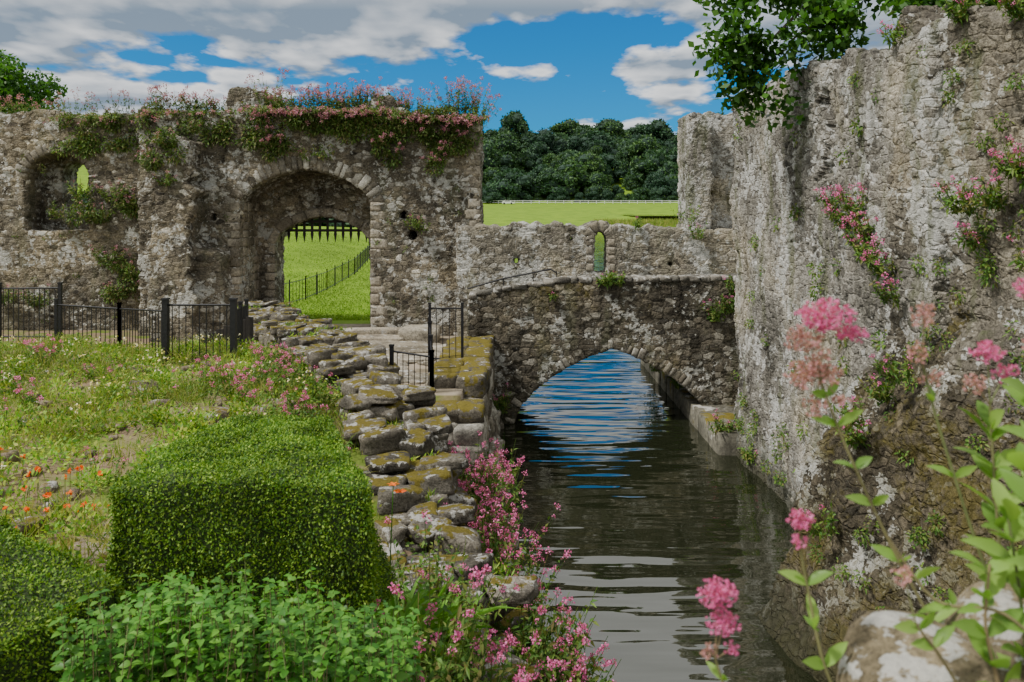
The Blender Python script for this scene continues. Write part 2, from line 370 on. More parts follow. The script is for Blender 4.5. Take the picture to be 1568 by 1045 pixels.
# water
m,nt=newmat('water_mat')
pos=nd(nt,'ShaderNodeTexCoord').outputs['Object']
pw=vm(nt,'MULTIPLY',pos,(.55,2.2,1.))
w=mth(nt,'ADD',noi(nt,pw,1.,1,.4),mth(nt,'MULTIPLY',noi(nt,pw,2.6,1,.5),.16))
bp=nd(nt,'ShaderNodeBump',{'Height':w,'Strength':1.,'Distance':.046})
df=nd(nt,'ShaderNodeBsdfDiffuse',{'Color':(.012,.015,.007,1)})
gl=nd(nt,'ShaderNodeBsdfGlossy',{'Color':(.97,.96,.92,1),'Roughness':.02,'Normal':bp.outputs[0]})
fr=nd(nt,'ShaderNodeFresnel',{'IOR':2.3,'Normal':bp.outputs[0]})
x=nd(nt,'ShaderNodeMixShader',{0:fr.outputs[0],1:df.outputs[0],2:gl.outputs[0]})
nd(nt,'ShaderNodeOutputMaterial',{'Surface':x.outputs[0]});M_water=m
q=Q();q.add([(-40,-40,0),(330,-40,0),(330,176,0),(-40,176,0)],[[0,1,2,3]]);q.obj('moat_water',[m])
q=Q();q.add([(28.5,179,3.4),(51.5,179,3.4),(51.5,227,3.4),(28.5,227,3.4)],[[0,1,2,3]]);q.obj('distant_lake_water',[m])
# ------------------------------------------------------------------ wall building
def arch(xc,hw,zs,rise,pt=.15,n=22):
    r=[]
    for i in range(n+1):
        th=math.pi*(1-i/n);c=math.cos(th)
        r.append((xc+hw*c,zs+rise*((1-pt)*math.sin(th)+pt*(1-abs(c)))))
    return r
def outline(x0,x1,zb,topf,notches=(),step=.16,jit=.05,sj=0.):
    o=[(x0,zb)]
    for nn in notches: o+=[(nn[0][0],zb)]+list(nn)+[(nn[-1][0],zb)]
    o.append((x1,zb))
    if sj:
        z=zb+.3
        while z<topf(x1)-.3: o.append((x1+rng.normal()*sj,z));z+=.22
    x=x1
    while x>x0+step*.5:
        o.append((x,topf(x)+rng.normal()*jit));x-=step*rng.uniform(.7,1.3)
    o.append((x0,topf(x0)))
    if sj:
        z=topf(x0)-.3
        while z>zb+.3: o.append((x0+rng.normal()*sj,z));z-=.22
    return o
def solid(outer,holes,y0,y1):
    cu=bpy.data.curves.new('t','CURVE');cu.dimensions='2D';cu.fill_mode='BOTH';cu.extrude=(y1-y0)/2
    for l in [outer]+list(holes):
        sp=cu.splines.new('POLY');sp.points.add(len(l)-1)
        for i,(a,b) in enumerate(l): sp.points[i].co=(a,b,0,1)
        sp.use_cyclic_u=True
    ob=bpy.data.objects.new('t',cu);COL.objects.link(ob)
    dg=bpy.context.evaluated_depsgraph_get()
    me=bpy.data.meshes.new_from_object(ob.evaluated_get(dg))
    V=[(v.co.x,(y0+y1)/2-v.co.z,v.co.y) for v in me.vertices];F=[tuple(p.vertices) for p in me.polygons]
    bpy.data.objects.remove(ob);bpy.data.meshes.remove(me)
    return V,F
def remeshed(name,solids,vox,mat,fn=None,parent=None,flip=False):
    V=[];F=[]
    for v,f in solids:
        n=len(V);V+=v;F+=[tuple(i+n for i in t) for t in f]
    me=bpy.data.meshes.new(name);me.from_pydata(V,[],F)
    bm=bmesh.new();bm.from_mesh(me);bmesh.ops.remove_doubles(bm,verts=bm.verts,dist=1e-5);bmesh.ops.recalc_face_normals(bm,faces=bm.faces);bm.to_mesh(me);bm.free()
    o=bpy.data.objects.new('t',me);COL.objects.link(o)
    md=o.modifiers.new('r','REMESH');md.mode='VOXEL';md.voxel_size=vox;md.use_smooth_shade=True
    dg=bpy.context.evaluated_depsgraph_get()
    m2=bpy.data.meshes.new_from_object(o.evaluated_get(dg));m2.name=name
    bpy.data.objects.remove(o)
    if fn:
        a=np.empty(len(m2.vertices)*3,np.float32);m2.vertices.foreach_get('co',a);a=fn(a.reshape(-1,3).astype(float))
        m2.vertices.foreach_set('co',a.astype(np.float32).ravel());m2.update()
    if flip: m2.flip_normals()
    m2.materials.clear()
    for k in (mat if isinstance(mat,list) else [mat]): m2.materials.append(k)
    ob=bpy.data.objects.new(name,m2);link(ob,parent)
    return ob
def rect(x0,x1,z0,z1): return [(x0,z0),(x1,z0),(x1,z1),(x0,z1)]
def voussoirs(q,pts,y,ln,depth,m=0,gap=.012,step=2,k=9,proud=.03):
    P=np.array(pts,float)
    T=np.gradient(P,axis=0);T=T/np.linalg.norm(T,axis=1)[:,None];Nn=np.stack([-T[:,1],T[:,0]],1)
    L=np.concatenate([[0],np.cumsum(np.linalg.norm(np.diff(P,axis=0),axis=1))]);tot=L[-1];s=0
    while s<tot-.02:
        w=min(step*rng.uniform(.8,1.25),tot-s);a,b=s+gap/2,s+w-gap/2;s+=w
        l=ln*rng.uniform(.85,1.2)
        pa=np.array([np.interp(a,L,P[:,i]) for i in(0,1)]);pb=np.array([np.interp(b,L,P[:,i]) for i in(0,1)])
        na=np.array([np.interp(a,L,Nn[:,i]) for i in(0,1)]);nb=np.array([np.interp(b,L,Nn[:,i]) for i in(0,1)])
        V,F=RT3
        r=(np.abs(V)**k).sum(1)**(1/k);U=V/r[:,None];U=U*(1+wob(U,.03,2.5)[:,None])
        u=(U[:,0:1]+1)/2;t=(U[:,1:2]+1)/2;d=(U[:,2]+1)/2
        xz=(pa*(1-u)+pb*u)+(na*(1-u)+nb*u)*(t*l-.02)
        pr=proud*rng.uniform(.3,1.3)
        q.add(np.stack([xz[:,0],y-pr+d*depth,xz[:,1]],1),F,m)
# gatehouse
E=bpy.data.objects.new('ruined_castle_gatehouse',None);link(E)
oa=arch(-5.72,1.83,5.05,1.07,.18)
ia=arch(-5.64,1.44,3.95,.86,.22)
def gtop(x):
    z=7.55+.2*sst(-2,-4,x)
    if -7.8<x<-6.8: z=8.3
    if -3.95<x<-3.25: z=8.15
    if x<-8: z=7.7
    return z
holes=[rect(-3.12,-2.92,4.7,4.95),rect(-2.85,-2.62,4.15,4.42),rect(-8.35,-8.15,4.65,4.9),rect(-3.0,-2.9,3.0,3.12)]
fs=[solid(outline(-10.3,-.9,.8,gtop,[oa],sj=.015),holes,22.,23.8),
    solid(outline(-10.2,-1.0,.8,lambda x:7.4,[ia]),[],23.7,24.7),
    solid(outline(-9.5,-8.5,.8,lambda x:6.9-.3*abs(x+9),sj=.09),[],20.95,22.1),
    solid(outline(-9.35,-7.75,.8,lambda x:4.0-.15*(x+9),sj=.04),[],21.3,22.1),
    ]
remeshed('gate_walls',fs,.045,M_gate,parent=E)
na=[(a,b) for a,b in arch(-13.13,.93,5.9,.75,.1)]
nich=[(-14.06,4.35)]+na+[(-12.2,4.35)]
win=[(-13.5,5.1)]+arch(-13.1,.4,6.05,.4,.1,12)+[(-12.7,5.1)]
fs=[solid(outline(-30,-10.0,.8,lambda x:7.75+.08*math.sin(x*1.7)),[nich],23.,24.0),
    solid(outline(-29.9,-10.1,.8,lambda x:7.6),[win],23.9,24.7)]
o=remeshed('west_wall',fs,.05,M_gate,parent=E)
q=Q()
voussoirs(q,oa,22.,.42,.5,0,step=.17,proud=.05)
q2=Q();voussoirs(q2,ia,23.7,.27,.35,0,step=.42,gap=.01,k=14,proud=.06)
for x0,s in((-7.08,-1),(-4.2,1)):
    z=1.3
    while z<3.9:
        h=rng.uniform(.22,.36);w=rng.uniform(.2,.36)
        rock(q2,(x0+s*(w/2-.02),23.83,z+h/2),(w/2,.17,h/2-.006),0,0,.02,14,RT3,0.01);z+=h
for x0 in(-7.55,-3.89):
    s=-1 if x0<-5 else 1;z=1.3
    while z<4.95:
        h=rng.uniform(.2,.33);w=rng.uniform(.25,.5)
        rock(q2,(x0+s*(w/2-.025),22.13,z+h/2),(w/2,.16+rng.uniform(0,.02),h/2-.006),0,0,.02,12,RT3,0.01)
        y=22.3
        while y<23.6:
            l=rng.uniform(.3,.55);l=min(l,23.68-y);rock(q2,(x0+s*.1,y+l/2,z+h/2),(.13+rng.uniform(0,.012),l/2-.006,h/2-.006),0,0,.015,14,RT3,.005);y+=l
        z+=h
voussoirs(q,na,23.,.33,.4,0,step=.16,proud=.05)
for z in np.arange(1.4,7.4,.3):
    w=rng.uniform(.3,.5);rock(q2,(-.88-w/2,22.15,z+.15),(w/2,.18,.142),0,0,.02,12,RT3,.01)
q.obj('arch_voussoirs',[M_voussoir],True,E);q2.obj('dressed_quoins',[M_dress],True,E)
# portcullis
q=Q()
for x in np.arange(-7.0,-4.2,.235):
    q.add(*box((x,24.15,4.75),(.035,.03,.5)))
    V=np.array([(x-.045,24.12,4.26),(x+.045,24.12,4.26),(x+.045,24.18,4.26),(x-.045,24.18,4.26)]);T=np.array([[x,24.15,3.98]]*4)+np.array([(-.004,-.004,0),(.004,-.004,0),(.004,.004,0),(-.004,.004,0)])
    q.add(np.concatenate([V,T]),np.array([[0,1,5,4],[1,2,6,5],[2,3,7,6],[3,0,4,7],[0,3,2,1]]))
for z in(4.35,4.62,4.88): q.add(*box((-5.64,24.11,z),(1.42,.025,.04)))
q.obj('portcullis',[M_wood])
# bridge with parapet and rear screen wall
E=bpy.data.objects.new('stone_arch_bridge',None);link(E)
ba=arch(2.32,2.28,0,1.78,.42,30)
bn=[(ba[0][0],-.3)]+ba+[(ba[-1][0],-.3)]
def ptop(x): return float(np.interp(x,[-1,-.2,1.2,6],[2.92,3.10,3.30,3.37]))
def ltop(x): return 4.57-.1*sst(1,3,x)+(.22*math.exp(-((x-2.34)/.35)**2))+.06*math.sin(x*2.2)
slit=[(2.16,3.3)]+arch(2.34,.18,4.22,.2,.4,8)+[(2.52,3.3)]
fs=[solid(outline(-1.0,6.6,-1.,ptop,[bn],jit=.02,sj=.01),[],18.5,18.98),
    solid(outline(-.9,6.5,-1.,lambda x:2.3,[bn]),[],18.9,21.1)]
remeshed('bridge_walls',fs,.04,M_bridge,parent=E)
fs=[solid(outline(-1.45,7.,-1.,ltop,[bn],jit=.05,sj=.02),[slit,rect(.02,.2,3.53,3.72),rect(1.52,1.62,4.15,4.3),rect(4.1,4.25,3.45,3.62)],21.05,21.65)]
remeshed('screen_wall',fs,.04,M_back,parent=E)
q=Q();voussoirs(q,ba,18.5,.25,.4,0,step=.13,proud=.03)
q.obj('bridge_voussoirs',[M_voussoir],True,E)
q=Q();voussoirs(q,arch(2.34,.19,4.22,.21,.4,8),21.05,.28,.3,0,step=.12,proud=.03)
for s in(-1,1):
    for z in np.arange(3.35,4.2,.22): rock(q,(2.34+s*.29,21.15,z+.1),(.1,.13,.1),0,0,.03,9,RT3,.01)
q.obj('slit_surround',[M_dress],True,E)
q=Q()
x=-1.0
while x<6.4:
    w=rng.uniform(.16,.42);rock(q,(x+w/2,18.73,ptop(x+w/2)+.03),(w/2,.28,.055+rng.uniform(0,.02)),0,0,.06,8,RT3,.04);x+=w
q.obj('parapet_coping',[rock_mat('coping_stone',[(.10,.095,.08),(.2,.185,.155),(.14,.13,.11)],lichen=.5,fs=8)],True,E)
q=Q();q.add(*tube([(-1.05,18.75,3.12),(-.2,18.75,3.36),(.9,18.75,3.58),(1.05,18.75,3.5)],.02,.02,6))
for x,z in((-.2,3.1),(.5,3.2),(1.05,3.28)): q.add(*tube([(x,18.75,z),(x,18.75,z+.26)],.012,.012,5))
q.obj('handrail',[M_iron],True,E)
# right curtain wall
E=bpy.data.objects.new('castle_curtain_wall',None);link(E)
def turn(V):
    y=V[:,0];t=V[:,1];z=V[:,2]
    x=4.66-.02*(17-y)+t
    lay=np.floor(z/.13);hs=np.sin(lay*12.9898)*43758.5453;hs=hs-np.floor(hs)
    w=.16+.2*hs;yc=11.55+.12*np.sin(z*5)
    scar=(np.abs(y-yc)<w)*sst(5.0,5.4,z)*(1-sst(6.6,6.9,z))*(t<.3)
    x=x+scar*(.05+.2*(1-hs))
    front=(t<.3)
    x=x+front*(.05*np.sin(y*1.9+z*.8)+.04*np.sin(z*2.7-y*1.3))
    return np.stack([x,y,z],1)
def rtop(y): return float(np.interp(y,[8.9,9.6,11,12.2,14,16.6],[6.95,6.95,7.0,7.15,7.2,7.25]))
slits=[rect(14.,14.12,4.3,4.45),rect(12.9,13.05,5.9,6.1),rect(10.0,10.1,6.15,6.35)]
fs=[solid(outline(8.6,16.6,-1.,rtop,jit=.07,sj=.02),slits,0.,1.4)]
remeshed('curtain_wall_face',fs,.034,M_rwall,turn,E,True)
def turret(V):
    y=V[:,0];t=V[:,1];z=V[:,2]
    k=(9.35-y)/1.8
    x=4.48+k*.42+t
    bat=np.clip(3.9-z,0,10)
    x=x-.40*bat**.95*(t<1.0)-(.05*np.sin(y*2+z*1.4)+.05*np.sin(z*2.3+y))*(t<1)
    x=x-.07*np.sin(y*3.7+z*2.9+np.sin(z*5))*(t<1)*(z<3.9)
    return np.stack([x,y+(.25*np.clip(3.9-z,0,5)*.5)*(y>8.9),z],1)
def ttop(y): return float(np.interp(y,[4,7.6,8.6,9.35],[6.7,6.87,7.0,7.2]))
arrow=[(7.42,5.45),(7.58,5.45),(7.57,5.75),(7.68,5.75),(7.68,5.86),(7.56,5.86),(7.54,6.3),(7.45,6.3),(7.43,5.86),(7.32,5.86),(7.32,5.75),(7.42,5.75)]
fs=[solid(outline(4.2,9.35,-1.,ttop,jit=.06,sj=.02),[arrow,rect(8.5,8.65,5.8,5.97)],0.,1.7)]
tob=remeshed('turret_face',fs,.03,[M_turret,M_batter],turret,E,True)
me=tob.data;n=len(me.polygons);cz=np.empty(n*3,np.float32);me.polygons.foreach_get('center',cz);cz=cz.reshape(-1,3)
lim=3.45+.35*np.sin(cz[:,1]*3.1)+.2*np.sin(cz[:,1]*9+1)+rng.normal(size=n)*.12
me.polygons.foreach_set('material_index',(cz[:,2]<lim).astype(np.int32))
fs=[solid(outline(4.92,5.55,.5,lambda x:7.62,sj=.03),[],22.2,23.6),solid(outline(5.5,7.2,.5,lambda x:7.7,sj=.03),[],22.6,24.)]
remeshed('rear_tower',fs,.045,M_rwall,parent=E)
q=Q()
for i in range(11):
    y0=16.2+i*.9;rock(q,(4.68,y0+.4,-.1),(.5,.45,.55),0,0,.004,22,RT3,.002)
q.obj('channel_ledge',[M_conc],True)
# ------------------------------------------------------------------ ruined low wall, pier, rocks
q=Q();qt=Q()
seg=np.concatenate([[0],np.cumsum(np.hypot(*np.diff(RW[:,:2],axis=0).T))])
s=0
while s<seg[6]+.6:
    x,y,zt=[np.interp(s,seg,RW[:,i]) for i in range(3)]
    x2,y2=[np.interp(s+.1,seg,RW[:,i]) for i in range(2)]
    a=math.atan2(y2-y,x2-x);nx_,ny_=-math.sin(a),math.cos(a)
    near=y<12.6
    ztq=zt+.02 if not near else (2.42 if y>11.1 else 2.22 if y>9.9 else 1.98 if y>8.7 else 1.68)
    ztq+=.11*math.sin(s*1.9)+.07*math.sin(s*4.3) if not near else .05*math.sin(s*5)
    wl=.50 if not near else .42
    ly=0;z=ztq
    while z>(.35 if near else 1.3):
        hh=rng.uniform(.04,.10) if not near else rng.uniform(.05,.14)
        t=-wl+rng.uniform(-.08,.08)
        while t<wl:
            wx=rng.uniform(.09,.27)
            if not(ly==0 and rng.random()<.38):
                j=rng.normal(size=3)*.05
                rock(q,(x+nx_*(t+wx)+j[0],y+ny_*(t+wx)+j[1],z-hh+(rng.uniform(-.06,.06) if not ly else 0)),(rng.uniform(.12,.26),wx*1.06,hh*1.10),a+rng.normal()*.28,0,.07,9,None,.10,.016,.13)
            elif rng.random()<.5:
                k=40;D=rng.normal(size=(k,3))*.7;D[:,2]=abs(D[:,2])+.3
                qt.add(*leafq(np.array([x+nx_*(t+wx),y+ny_*(t+wx),z-hh*2])+rng.normal(size=(k,3))*np.array([.08,.08,.02]),D,rng.uniform(.05,.13,k),.02,up=(0,-.2,1)),0)
            t+=2*wx
        z-=hh*2.;ly+=1
        if ly>(5 if not near else 11):break
    s+=.27 if not near else .31
for i in range(14):
    rock(q,(rng.uniform(-1.0,.0),rng.uniform(5.6,7.4),rng.uniform(.9,1.4)),(.22,.18,.10),rng.uniform(0,3),0,.06,10,None,.15,.01,.12)
q.obj('ruined_garden_wall',[M_rock],True)
qt.obj('wall_crevice_weeds',[M_weed])
q=Q()
for lay,(z,y0) in enumerate([(1.97,14.0),(1.6,13.7),(1.2,13.55),(.8,13.5),(.4,13.5),(.05,13.5)]):
    y=y0
    while y<18.4:
        for x in (-1.2,-.72):
            rock(q,(x+rng.normal()*.02,y+.25,z-.12),(.27,.29,.21),rng.normal()*.05,1 if lay==0 else 0,.05,9,None,.04,.01,.05)
        y+=.5
for x in(-1.5,-1.1,-.7):
    rock(q,(x,13.15,1.66),(.24,.3,.14),.05,1,.07,6)
    for z in(1.35,1.,.65,.3): rock(q,(x,13.05,z),(.25,.32,.2),.05,0,.07,6)
for y in np.arange(7.5,18.5,.4):
    for z in(.0,.25,.5): rock(q,(-.22-z*.3+rng.normal()*.04-(.25 if y>12.5 else 0),y+rng.normal()*.05,z),(.22,.24,.16),rng.normal()*.1,0,.08,6)
q.obj('mossy_bank_masonry',[M_voussoir,M_mossrock],True)
q=Q()
for i,(x,y,sx,sy,sz) in enumerate([(-3.55,20.8,.8,.3,.12),(-3.0,19.9,.9,.35,.1),(-3.6,21.3,.9,.3,.2),(-2.7,18.9,.8,.4,.08),(-2.4,21.,.5,.5,.25),(-2.3,17.6,.6,.4,.07)]):
    rock(q,(x,y,gh(x,y)+sz*.6),(sx,sy,sz),.1*rng.normal(),0,.03,10,None,.03,.01,.05)
for i in range(60):
    x=rng.uniform(-3.4,-1.4);y=rng.uniform(14.5,20.5)
    if x>rwx(y)+.7: rock(q,(x,y,gh(x,y)+.01),(rng.uniform(.15,.3),rng.uniform(.15,.3),.04),rng.random(),0,.05,7,RT3)
q.obj('stone_steps',[M_dress],True)
q=Q()
for (x,y,s) in [(-5.1,7.6,.3),(-3.3,7.2,.2),(-3.05,6.5,.28),(-4.9,10.6,.28),(-2.9,5.7,.30),(-3.6,9.3,.28),(-2.7,7.7,.2),(-4.6,6.8,.3),(-5.6,12,.3),(-3.0,10.4,.25),(-3.9,6.1,.25),(-3.4,5.6,.2)]:
    rock(q,(x,y,gh(x,y)-s*.02),(s,s*.7,s*.36),rng.uniform(0,3),0,.08,7,None,.1,.012,.12)
for i in range(110):
    y=rng.uniform(6,13);x=rng.uniform(-7,rwx(y)-.5);s=rng.uniform(.04,.13)
    rock(q,(x,y,gh(x,y)+s*.1),(s,s*.8,s*.5),rng.uniform(0,3),0,.12,5,RT3)
M_grock=rock_mat('garden_rock',[(.15,.12,.085),(.24,.19,.13),(.18,.145,.11)],lichen=.3,moss=.15,fs=8,bs=.03)
q.obj('garden_rocks',[M_grock],True)
q=Q()
rock(q,(.76,1.36,4.10),(.13,.2,.12),.3,0,.08,4,RTB,.03,.006)
rock(q,(.96,1.40,4.12),(.16,.2,.15),.1,0,.07,4,RTB,.03,.006)
rock(q,(1.15,1.42,4.31),(.15,.2,.17),.1,0,.08,4,RTB,.03,.006)
rock(q,(.62,1.25,3.90),(.16,.18,.14),.1,0,.06,4.5,RTB,.03,.006)
for x in np.arange(.9,4.6,.55):
    for z in np.arange(-.8,4.,.4): rock(q,(x+rng.normal()*.03,1.35,z),(.33,.3,.24),0,0,.05,6,RT3)
q.obj('lichen_covered_parapet',[M_rockn],True)
# ------------------------------------------------------------------ iron fences
def fence(name,pts,h,sp=.11,bar=.008,post=.025,postevery=1.4):
    q=Q()
    for (x0,y0,z0),(x1,y1,z1) in zip(pts[:-1],pts[1:]):
        L=math.hypot(x1-x0,y1-y0);n=max(int(L/sp),1)
        for i in range(n+1):
            t=i/n;x=x0+(x1-x0)*t;y=y0+(y1-y0)*t;z=z0+(z1-z0)*t
            q.add(*tube([(x,y,z),(x,y,z+h-.03)],bar,bar,4))
        k=max(round(L/postevery),1)
        for i in range(k+1):
            t=i/k;c=(x0+(x1-x0)*t,y0+(y1-y0)*t,z0+(z1-z0)*t+h/2-.05)
            q.add(*box(c,(post,post,h/2+.1)));q.add(*box((c[0],c[1],c[2]+h/2+.12),(post*1.25,post*1.25,.015)))
        for zz_ in(.1,h-.03): q.add(*tube([(x0,y0,z0+zz_),(x1,y1,z1+zz_)],.016,.016,4))
    return q.obj(name,[M_iron])
fence('iron_fence',[(-14.,16.2,2.3),(-8.85,15.6,2.4)],1.08,post=.03)
fence('iron_fence',[(-8.7,15.2,2.15),(-7.2,14.6,2.15),(-5.75,13.3,2.27)],1.05)
fence('iron_fence',[(-5.7,13.1,2.35),(-4.58,13.1,2.35)],1.1,post=.045,postevery=3)
fence('iron_fence',[(-4.58,13.1,2.3),(-5.2,15.6,2.1)],1.05,post=.03)
fence('iron_fence',[(-1.62,15.7,1.95),(-.98,15.7,1.95)],1.12,post=.025)
fence('iron_fence',[(-1.62,15.7,1.85),(-1.37,13.6,1.65),(-2.1,13.9,1.7)],.85,post=.035)
fence('iron_fence',[(-9.6,26.3,1.5),(-8.25,27.3,1.5),(-7.9,30.5,1.5),(-7.9,34,1.5),(-8.3,42,1.55),(-9.3,52,1.8),(-11.5,64,2.2)],.85,sp=.3,bar=.01,post=.02,postevery=1.8)
q=Q()
for i in range(7):
    x=-5.62+i*.135;hh=.42+.5*((i+1)/7)**.7
    q.add(*box((x,14.6,2.1+hh/2),(.065,.02,hh/2)))
q.obj('timber_hatch',[M_wood])
# ------------------------------------------------------------------ vegetation
def val(q,base,n,h,spread,flow=.6,fs=1.,lean=(0,0,0),leafL=.06,nl=10,fn=22,out=.6):
    base=np.array(base,float);lean=np.array(lean,float)
    for i in range(n):
        a=rng.uniform(0,6.283);r=spread*math.sqrt(rng.random())
        o=np.array([math.cos(a)*r,math.sin(a)*r*.6,0])
        b=base+o*.5;dr=o/max(spread,.01)*out+np.array([0,0,1])+lean+rng.normal(size=3)*.12;dr/=np.linalg.norm(dr)
        H=h*rng.uniform(.5,1.05)
        mid=b+dr*H*.5;tip=mid+(dr+np.array([0,0,.35]))*H*.48
        q.add(*tube([b,mid,tip],.004,.0025,3),0)
        t=rng.uniform(.02,.85,nl)[:,None];P=b*(1-t)+tip*t+rng.normal(size=(nl,3))*.01
        D=rng.normal(size=(nl,3))+np.array([0,0,.4])
        q.add(*leafq(P,D,leafL*rng.uniform(.6,1.3,nl),leafL*.38,up=(0,-.3,1),droop=.2),0)
        if rng.random()<flow:
            m=fn;u=nrm(rng.normal(size=(m,3)))*rng.random((m,1))**.4*np.array([.034,.034,.03])*fs
            q.add(*leafq(tip+u,rng.normal(size=(m,3)),.017*fs,.017*fs),1)
            if rng.random()<.5:
                m=fn//2;c=tip-dr*.07*fs+rng.normal(size=3)*.02
                q.add(*leafq(c+nrm(rng.normal(size=(m,3)))*.022*fs,rng.normal(size=(m,3)),.015*fs,.015*fs),1)
def bushy(q,c,r,n,L=.08,m=0):
    c=np.array(c,float);u=nrm(rng.normal(size=(n,3)));P=c+u*np.array(r)*rng.random((n,1))**.4
    q.add(*leafq(P,u+rng.normal(size=(n,3))*.7,L*rng.uniform(.6,1.3,n),L*.5,up=(0,-.4,1),droop=.3),m)
def nz(x,y,f,o): return noise.noise(Vector((x*f+o,y*f-o,o)))
q=Q()
for x in np.concatenate([np.arange(-7.0,-.9,.19),np.arange(-10.,-7.,.3)]):
    z=min(gtop(x),7.75);dn=x>-7;v=max(.25,.75+1.3*nz(x,0,1.1,2.))
    val(q,(x,22.15+rng.uniform(0,.2),z-.05),int(13*v),(1.0 if dn else .75)*v*rng.uniform(.7,1.1),.4,.75,2.2,leafL=.1,nl=16,fn=18,lean=(0,-.2,0))
    val(q,(x,21.98,z-.05),int((13 if dn else 6)*v),.85*rng.uniform(.4,1.2),.35,.6,2.1,lean=(0,-.8,-1.3),leafL=.11,nl=14,out=.3,fn=16)
    if rng.random()<.4:
        bushy(q,(x,22.1,z+.1),(.22,.2,.2),130,.1)
for i in range(62):
    x=rng.uniform(-7.1,-1.0);dz=rng.uniform(0,1.)**1.4;dp=.5+.9*max(0,.5+1.6*nz(x,1,.8,5.))
    bushy(q,(x,21.9-.1*(1-dz),7.6-dz*dp),(.34,.18,.22),150,.10)
for (x,z) in [(-6.9,7.0),(-6.6,6.6),(-6.4,6.8),(-3.6,6.7),(-3.3,6.4),(-2.2,6.9),(-2.,6.5),(-1.6,6.8),(-2.1,6.2)]:
    bushy(q,(x,21.85,z),(.28,.15,.3),200,.1);val(q,(x,21.9,z),8,.45,.3,.6,1.8,lean=(0,-.7,-.5),leafL=.1)
for i in range(26):
    x=rng.uniform(-10.2,-7.);dz=rng.uniform(0,1.)
    bushy(q,(x,21.92,7.6-dz*.8),(.25,.12,.2),90,.10)
val(q,(-.95,22.1,7.3),16,.9,.3,.7,1.8,lean=(.5,-.2,-.3),leafL=.09)
q.obj('walltop_valerian',[M_valtop,M_dusk])
q=Q()
for x in np.arange(-22,-10,.4):
    val(q,(x,23.2,7.7),8,.55*rng.uniform(.4,1.4),.4,.6,1.9,leafL=.09,nl=12,fn=14,lean=(0,-.2,0))
    if x>-13: val(q,(x,22.95,7.7),8,.7,.4,.4,1.7,lean=(0,-.7,-1.5),leafL=.11,nl=12,fn=12)
for i in range(30):
    x=rng.uniform(-13,-10.1);bushy(q,(x,22.92,7.6-rng.random()**1.3*1.1),(.28,.12,.2),110,.1)
q.obj('walltop_valerian',[M_valtop,M_dusk])
q=Q()
for (x,z,n) in [(-11.9,4.6,30),(-11.4,5.2,18),(-10.9,4.9,22),(-12.4,5.3,14),(-11.6,3.4,20),(-10.9,3.,22),(-11.2,2.4,20),(-13.6,2.2,20),(-13.1,4.7,10),(-14.6,2.3,20)]:
    val(q,(x,22.9,z),n,.6,.5,.35,1.6,lean=(0,-.4,-.2),leafL=.11,nl=18,fn=12)
for (x,y,z,n) in [(-9.0,20.9,6.6,24),(-9.5,21.,6.0,20),(-8.5,21.2,7.0,18),(-9.1,20.9,5.6,10),(-2.5,21.9,4.4,9),(-2.7,21.9,4.5,6),(-5.6,22.,6.3,6),(-3.,21.95,7.0,20),(-1.6,21.95,7.,16)]:
    val(q,(x,y,z),n,.55,.35,.3,1.5,lean=(0,-.6,-.3),leafL=.1,nl=16,fn=12)
for (x,z) in [(-9.1,6.9),(-8.8,6.5),(-9.4,6.3),(-10.9,5.0),(-11.2,5.3),(-12.5,4.8),(-12.3,5.2),(-11.,2.9),(-11.5,2.6),(-11.3,3.4)]:
    bushy(q,(x,20.85 if x>-10 else 22.85,z),(.3,.15,.28),220,.1)
for i in range(46):
    x=rng.uniform(-14.5,-1.2);z=rng.uniform(1.8,6.5)
    if -7.6<x<-3.8: continue
    bushy(q,(x,21.95 if x>-10 else 22.95,z),(.1,.05,.09),22,.06)
q.obj('wall_valerian',[M_valtop,M_dusk])
q=Q()
for (x,y,z,n,h) in [(2.2,18.45,3.25,24,.3),(2.4,18.45,3.25,16,.3),(5.0,18.4,2.6,24,.5),(4.7,18.4,2.4,18,.5),(5.2,18.4,3.0,20,.5),(4.6,21.,4.6,10,.6),(4.1,23.5,.5,30,.9),(4.0,22.,.5,30,.8),(4.2,20,.5,20,.6),(4.4,16.4,.3,30,.5),(4.55,15.2,.2,16,.35),(-.3,18.3,.3,22,.6),(.9,18.46,2.9,4,.2),(4.9,20.9,4.2,10,.5),(3.4,20.95,4.5,8,.3)]:
    val(q,(x,y,z),n,h,.3,.25,1.2,lean=(-.1,-.35,0),leafL=.09,nl=14,fn=14)
for (x,y,z,n) in [(4.5,10.9,4.9,22),(4.45,10.5,4.75,26),(4.5,10.2,4.9,20),(4.45,9.9,4.6,18),(4.5,10.1,4.45,18),(4.45,9.7,4.3,16),(4.45,9.5,4.2,14),(4.45,9.2,3.9,14)]:
    val(q,(x,y,z),n,.4,.3,.4,1.3,lean=(-.6,-.2,0),leafL=.08,nl=12,fn=18)
for (x,y,z,n) in [(4.6,8.0,4.95,18),(4.75,7.7,5.0,18),(4.8,7.45,5.3,22),(4.9,7.3,5.2,22),(4.9,7.35,4.4,18),(4.7,8.,4.6,12),(3.9,8.8,2.4,20),(4.1,8.7,2.9,16),(4.1,8.3,3.2,16),(3.5,8.8,1.4,14),(3.7,8.5,2.7,10),(4.55,9.2,6.9,18),(4.8,8.3,6.95,24),(5.,7.7,6.85,26)]:
    val(q,(x-.05,y,z),n,.33,.22,.3,1.1,lean=(-.7,-.2,0),leafL=.075,nl=12,fn=18)
for i in range(70):
    y=rng.uniform(9.5,16.3);z=rng.uniform(.3,7.) if i%2 else rng.uniform(.2,1.5)
    bushy(q,(4.60-.02*(17-y),y,z),(.09,.16,.12),rng.integers(25,90),.06)
